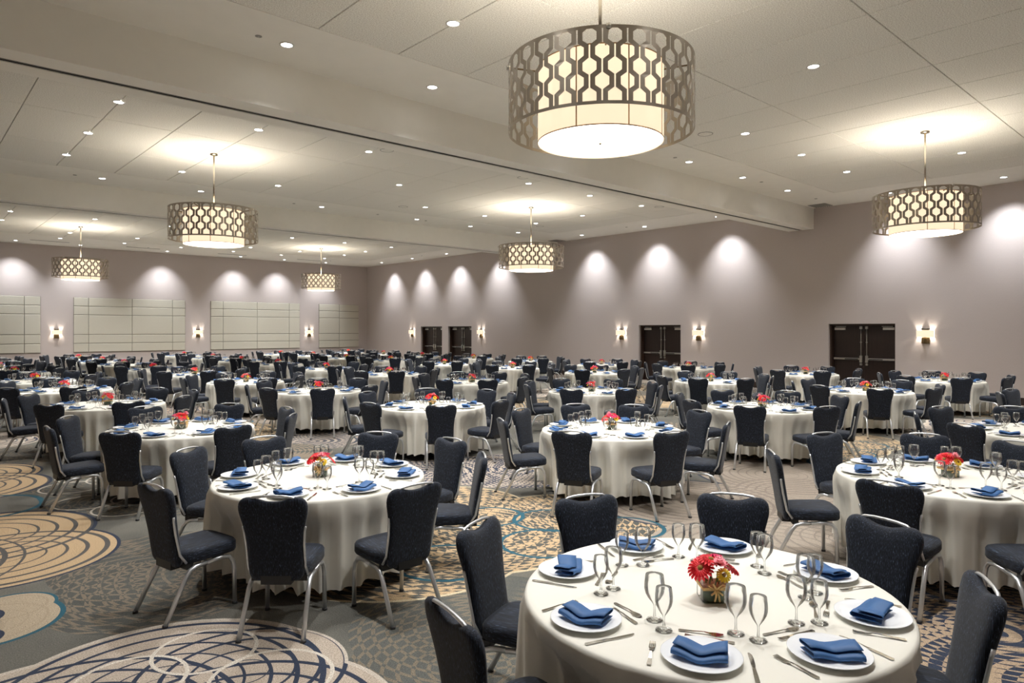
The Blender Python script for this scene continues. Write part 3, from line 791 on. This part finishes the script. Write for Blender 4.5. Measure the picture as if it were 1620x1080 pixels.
def strip(rows):
    """rows of (y, [x...], z): neighbouring rows of equal length are joined by quads, a two-point row fans into a longer one"""
    mb = MB(); vs = []; fs = []; ids = []
    for y, xs, z in rows:
        ids.append(list(range(len(vs), len(vs) + len(xs)))); vs += [(x, y, z) for x in xs]
    for a, b in zip(ids, ids[1:]):
        if len(a) == len(b) == 2: fs.append((a[0], a[1], b[1], b[0]))
        elif len(a) == 2: fs.append((a[0], a[1], *reversed(b)))
        else:
            for k in range(0, len(a), 2): fs.append((a[k], a[k + 1], b[k + 1], b[k]))
    return mb.add(vs, fs)
def w2(w): return [-w, w]
tines = [-.0125, -.0085, -.0055, -.0015, .0015, .0055, .0085, .0125]
fork_me = strip([(-.10, w2(.006), .004), (-.095, w2(.0095), .004), (-.05, w2(.0065), .006), (.0, w2(.0034), .010), (.02, w2(.004), .009), (.035, w2(.0105), .004), (.048, tines, .003), (.075, [t * .96 for t in tines], .004), (.092, [t * .9 for t in tines], .007)]).mesh('dinner_fork', M['cutlery'], False, .0022)
knife_me = strip([(-.115, w2(.005), .004), (-.11, w2(.0085), .004), (-.06, w2(.0075), .005), (-.015, w2(.006), .005), (-.005, [-.004, .006], .004), (.02, [-.006, .009], .003), (.07, [-.007, .0095], .003), (.10, [-.007, .007], .003), (.115, [-.007, -.001], .003)]).mesh('dinner_knife', M['cutlery'], False, .003)
spoon_me = strip([(-.09, w2(.005), .004), (-.085, w2(.0085), .004), (-.04, w2(.005), .006), (.01, w2(.003), .009), (.03, w2(.006), .006), (.042, w2(.015), .003), (.058, w2(.019), .002), (.075, w2(.015), .003), (.087, w2(.006), .006)]).mesh('dessert_spoon', M['cutlery'], False, .002)

# centrepiece: glass cube lined with leaves, raffia bow, gerberas and daisies
def bloom(name, R, n, mat, parent, pos, tilt, rings=2, eye=.012):
    mb = MB()
    for ring in range(rings):
        rr = R * (1 - .28 * ring)
        for k in range(n):
            a = 2 * PI * (k + .5 * ring) / n; w_ = PI / n * 1.15; zz = .004 * ring
            def pt(r, da, z): return (r * math.cos(a + da), r * math.sin(a + da), z)
            o = [pt(.008, 0, zz + .004), pt(rr * .55, -w_, zz + .010), pt(rr * .9, -w_ * .7, zz + .006), pt(rr, 0, zz - .001), pt(rr * .9, w_ * .7, zz + .006), pt(rr * .55, w_, zz + .010), pt(rr * .5, 0, zz + .006)]
            mb.add(o, [(0, 1, 6), (1, 2, 3, 6), (3, 4, 5, 6), (0, 6, 5)])
    mb.lathe([(eye, .006), (eye * .8, .014), (.0005, .016)], 10, 1)
    o = mb.build(name, [M[mat], M['flower_eye' if mat != 'petal_pink' else 'petal_pink']], parent)
    o.location = pos; o.rotation_euler = tilt
    return o
def carnation(mat, parent, pos, R=.026):
    rnd = random.Random(3); mb = MB(); n = 14
    for lay in range(4):
        rr = R * (1 - .2 * lay); z = .008 * lay
        vs = [(0, 0, z)] + [((rr * (1 + .18 * ((k % 2) * 2 - 1))) * math.cos(2 * PI * k / n), (rr * (1 + .18 * ((k % 2) * 2 - 1))) * math.sin(2 * PI * k / n), z + .008 * (k % 2) + .004) for k in range(n)]
        mb.add(vs, [(0, 1 + k, 1 + (k + 1) % n) for k in range(n)])
    o = mb.build('carnation', M[mat], parent); o.location = pos; return o
def centrepiece():
    r = obj('flower_centrepiece', None)
    g = bevel_box(-.05, .05, -.05, .05, 0, .095, .006)
    g.build('glass_vase', M['clear_glass'], r)
    lf = MB(); 
    lf.lathe([(.0001, .004), (.045, .004), (.047, .01), (.047, .05), (.045, .058)], 12); lf.build('leaf_lining', M['leaf_green'], r)
    for k in range(7):
        a = 2 * PI * k / 7; MB().tube([(.02 * math.cos(a), .02 * math.sin(a), .02), (.030 * math.cos(a + .6), .030 * math.sin(a + .6), .10)], .003, 5).build('stem', M['stem_green'], r)
    rf = MB().box(-.0525, .0525, -.0535, .0535, .052, .064); band = rf.build('raffia_band', M['raffia'], r, smooth=False)
    for k, (s, zz) in enumerate(((-1, .03), (1, .03), (-1, -.02), (1, -.02), (-.4, -.045), (.5, -.045))):
        MB().tube([(0, -.055, .058), (s * .018, -.068, .058 + zz * .9), (s * .034, -.062, .058 + zz * .6), (s * .012, -.058, .056 + zz * .2)] if zz > 0 else [(0, -.055, .058), (s * .012, -.066, .058 + zz * .5), (s * .022, -.060, .058 + zz)], .004, 5).build('raffia_loop', M['raffia'], band)
    bloom('gerbera', .056, 20, 'petal_red', r, (-.052, -.025, .128), (.5, -.55, 0))
    bloom('gerbera', .056, 20, 'petal_red', r, (.060, .012, .122), (-.1, .75, .3))
    bloom('gerbera', .054, 20, 'petal_magenta', r, (.0, .045, .150), (-.35, 0, .2))
    bloom('gerbera', .050, 20, 'petal_red', r, (-.01, -.012, .155), (.15, .0, .5))
    bloom('daisy', .030, 16, 'petal_yellow', r, (.028, -.052, .112), (.95, .1, 0), 2, .008)
    bloom('daisy', .028, 16, 'petal_yellow', r, (-.040, .055, .115), (-.9, -.2, 0), 2, .008)
    r.scale = (1.16,) * 3
    carnation('petal_pink', r, (.014, -.046, .150), .03); carnation('petal_pink', r, (-.055, .035, .118), .022)
    return r
flower0 = note_tree(centrepiece())
table0 = note_tree(round_table())

# ------------------------------------------------------------------ lay every table
plates, naps, glasses, forks, knives, extras = [], [], [], [], [], []
first = True
for i, t in enumerate(sorted(info, key=lambda t: pixel(t[0], t[1], .76)[2])):
    x, y, ang, c, rk = t
    ph = seat_phrase(t).replace('table ', '')
    T = table0 if i == 0 else copy_tree(table0)
    T.location = (x, y, 0); T.rotation_euler = (0, 0, random.uniform(0, 3))
    tag(T, 'round folding banquet table under ivory cloth, ' + ph, 'table', 'round banquet tables')
    C = tag(obj('tablecloth', cloth_mesh(i, SEATS[info.index(t)]), None, (x, y, 0)), 'ivory floor-length tablecloth on table ' + ph, 'tablecloth', 'ivory tablecloths')
    Fz = flower0 if i == 0 else copy_tree(flower0)
    fo = (-.055, -.06) if i == 0 else (0, 0)
    Fz.location = (x + fo[0], y + fo[1], TOP + .001); Fz.rotation_euler = (0, 0, math.radians(47.8 + 90 - 180) + random.uniform(-.08, .08) if i < 3 else random.uniform(0, 6.28))
    tag(Fz, 'red gerbera centrepiece in raffia-tied glass vase on table ' + ph, 'flowers', 'gerbera centrepieces')
    d = pixel(x, y, .76)[2]
    start = min(range(8), key=lambda k: abs((ang[k] + 180) % 360 - 180))
    mean = sum(((ang[k] - 45 * k + 180) % 360 - 180) for k in range(8)) / 8
    for rank in range(8):
        k = (start - rank) % 8
        a = math.radians(mean + 45 * k + random.uniform(-3, 3)); ca, sa = math.cos(a), math.sin(a)
        if i == 0: a = math.radians([24, 66, 115, 166, 210, 252, 293, 336][k]); ca, sa = math.cos(a), math.sin(a)
        lab = '%s clockwise from door-wall side of table %s' % (ORD[rank], ph)
        px, py = x + .69 * ca, y + .69 * sa
        if not in_frame(px, py, .76, 60): continue
        rz = a - PI / 2                                    # local +y points outwards to the guest
        dd = pixel(px, py, .76)[2]
        def loc(u, v): return (px - sa * u + ca * v, py + ca * u + sa * v)     # u: guest's right, v: outwards
        plates.append((dd, px, py, 0, 'white dinner plate ' + lab))
        naps.append((dd, px, py, rz + random.uniform(-.6, .6) + (PI if random.random() < .4 else 0), 'folded blue napkin ' + lab))
        g1 = a + math.radians(15 + random.uniform(-2, 2)); g2 = a + math.radians(24.5 + random.uniform(-2, 2))
        glasses.append((dd, x + .44 * math.cos(g1), y + .44 * math.sin(g1), 0, 'tall water goblet ' + lab, 0))
        glasses.append((dd, x + .505 * math.cos(g2), y + .505 * math.sin(g2), 0, 'small wine glass ' + lab, 1))
        if d < 14:
            f = loc(-.185, .01); kn = loc(.185, .01)
            forks.append((dd, *f, rz + PI + random.uniform(-.12, .12), 'dinner fork ' + lab))
            knives.append((dd, *kn, rz + PI + random.uniform(-.1, .1), 'dinner knife ' + lab))
        if d < 6.5:
            f = loc(.02, -.178); s_ = loc(-.01, -.228)
            forks.append((dd, *f, rz - PI / 2 + random.uniform(-.1, .1), 'dessert fork ' + lab))
            extras.append((dd, *s_, rz + PI / 2 + random.uniform(-.1, .1), 'dessert spoon ' + lab))
def lay(name, items, me, cat, group, z, n=300, stuff=None):
    items.sort(key=lambda p: p[0])
    for it in items[:n]:
        m_ = me(it) if callable(me) else me
        o = obj(name(it) if callable(name) else name, m_, None, (it[1], it[2], z), it[3]); tag(o, it[4], cat, group)
    rest = items[n:]
    if rest and stuff:
        nm, mbs, mats, lab, ct = stuff
        s = merge([(mbs[it[5] if len(it) > 5 else 0], Matrix.Translation((it[1], it[2], z)) @ Matrix.Rotation(it[3], 4, 'Z'), 0) for it in rest], None).build(nm, mats)
        tag(s, lab, ct, kind='stuff')
nap_pick = {}
lay('dinner_plate', plates, plate_me, 'plate', 'white dinner plates', TOP + .0005, 300,
    ('distant_plates', [MB().lathe([(.0001, .004), (.09, .001), (.15, .020), (.149, .0235), (.09, .0085), (.0001, .0085)], 16)], M['porcelain'], 'distant white plates on the tables by the panelled wall', 'plates'))
lay('folded_napkin', naps, lambda it: NAPS[int(abs(it[1] * 7 + it[2] * 13)) % 3], 'napkin', 'folded blue napkins', TOP + .008, 300,
    ('distant_napkins', [MB().add([(-.09, -.05, .006), (.09, -.04, .006), (.09, .05, .006), (-.09, .05, .006), (-.085, -.04, .03), (.085, -.03, .035), (.08, .04, .03), (-.085, .04, .035)], [(0, 3, 2, 1), (4, 5, 6, 7), (0, 1, 5, 4), (1, 2, 6, 5), (2, 3, 7, 6), (3, 0, 4, 7)])], M['napkin_cloth'], 'distant blue napkins on the tables by the panelled wall', 'napkins'))
lowg = [MB().lathe([p for j, p in enumerate(glass_profile(h, r)) if j in (2, 5, 7, 9, 10, 12, 14)], 10) for h, r in ((.195, .040), (.178, .034))]
lay(lambda it: 'water_goblet' if it[5] == 0 else 'wine_glass', glasses, lambda it: goblet_me if it[5] == 0 else wine_me, 'glass', 'stemmed glasses on the tables', TOP + .001, 300,
    ('distant_glasses', lowg, M['clear_glass'], 'distant stemmed glasses on the tables beyond the first beam', 'glasses'))
lay(lambda it: 'dessert_fork' if 'dessert' in it[4] else 'dinner_fork', forks, fork_me, 'fork', 'steel forks on the tables', TOP + .001)
lay('dinner_knife', knives, knife_me, 'knife', 'steel knives on the tables', TOP + .001)
lay('dessert_spoon', extras, spoon_me, 'spoon', 'dessert spoons on the tables', TOP + .001)
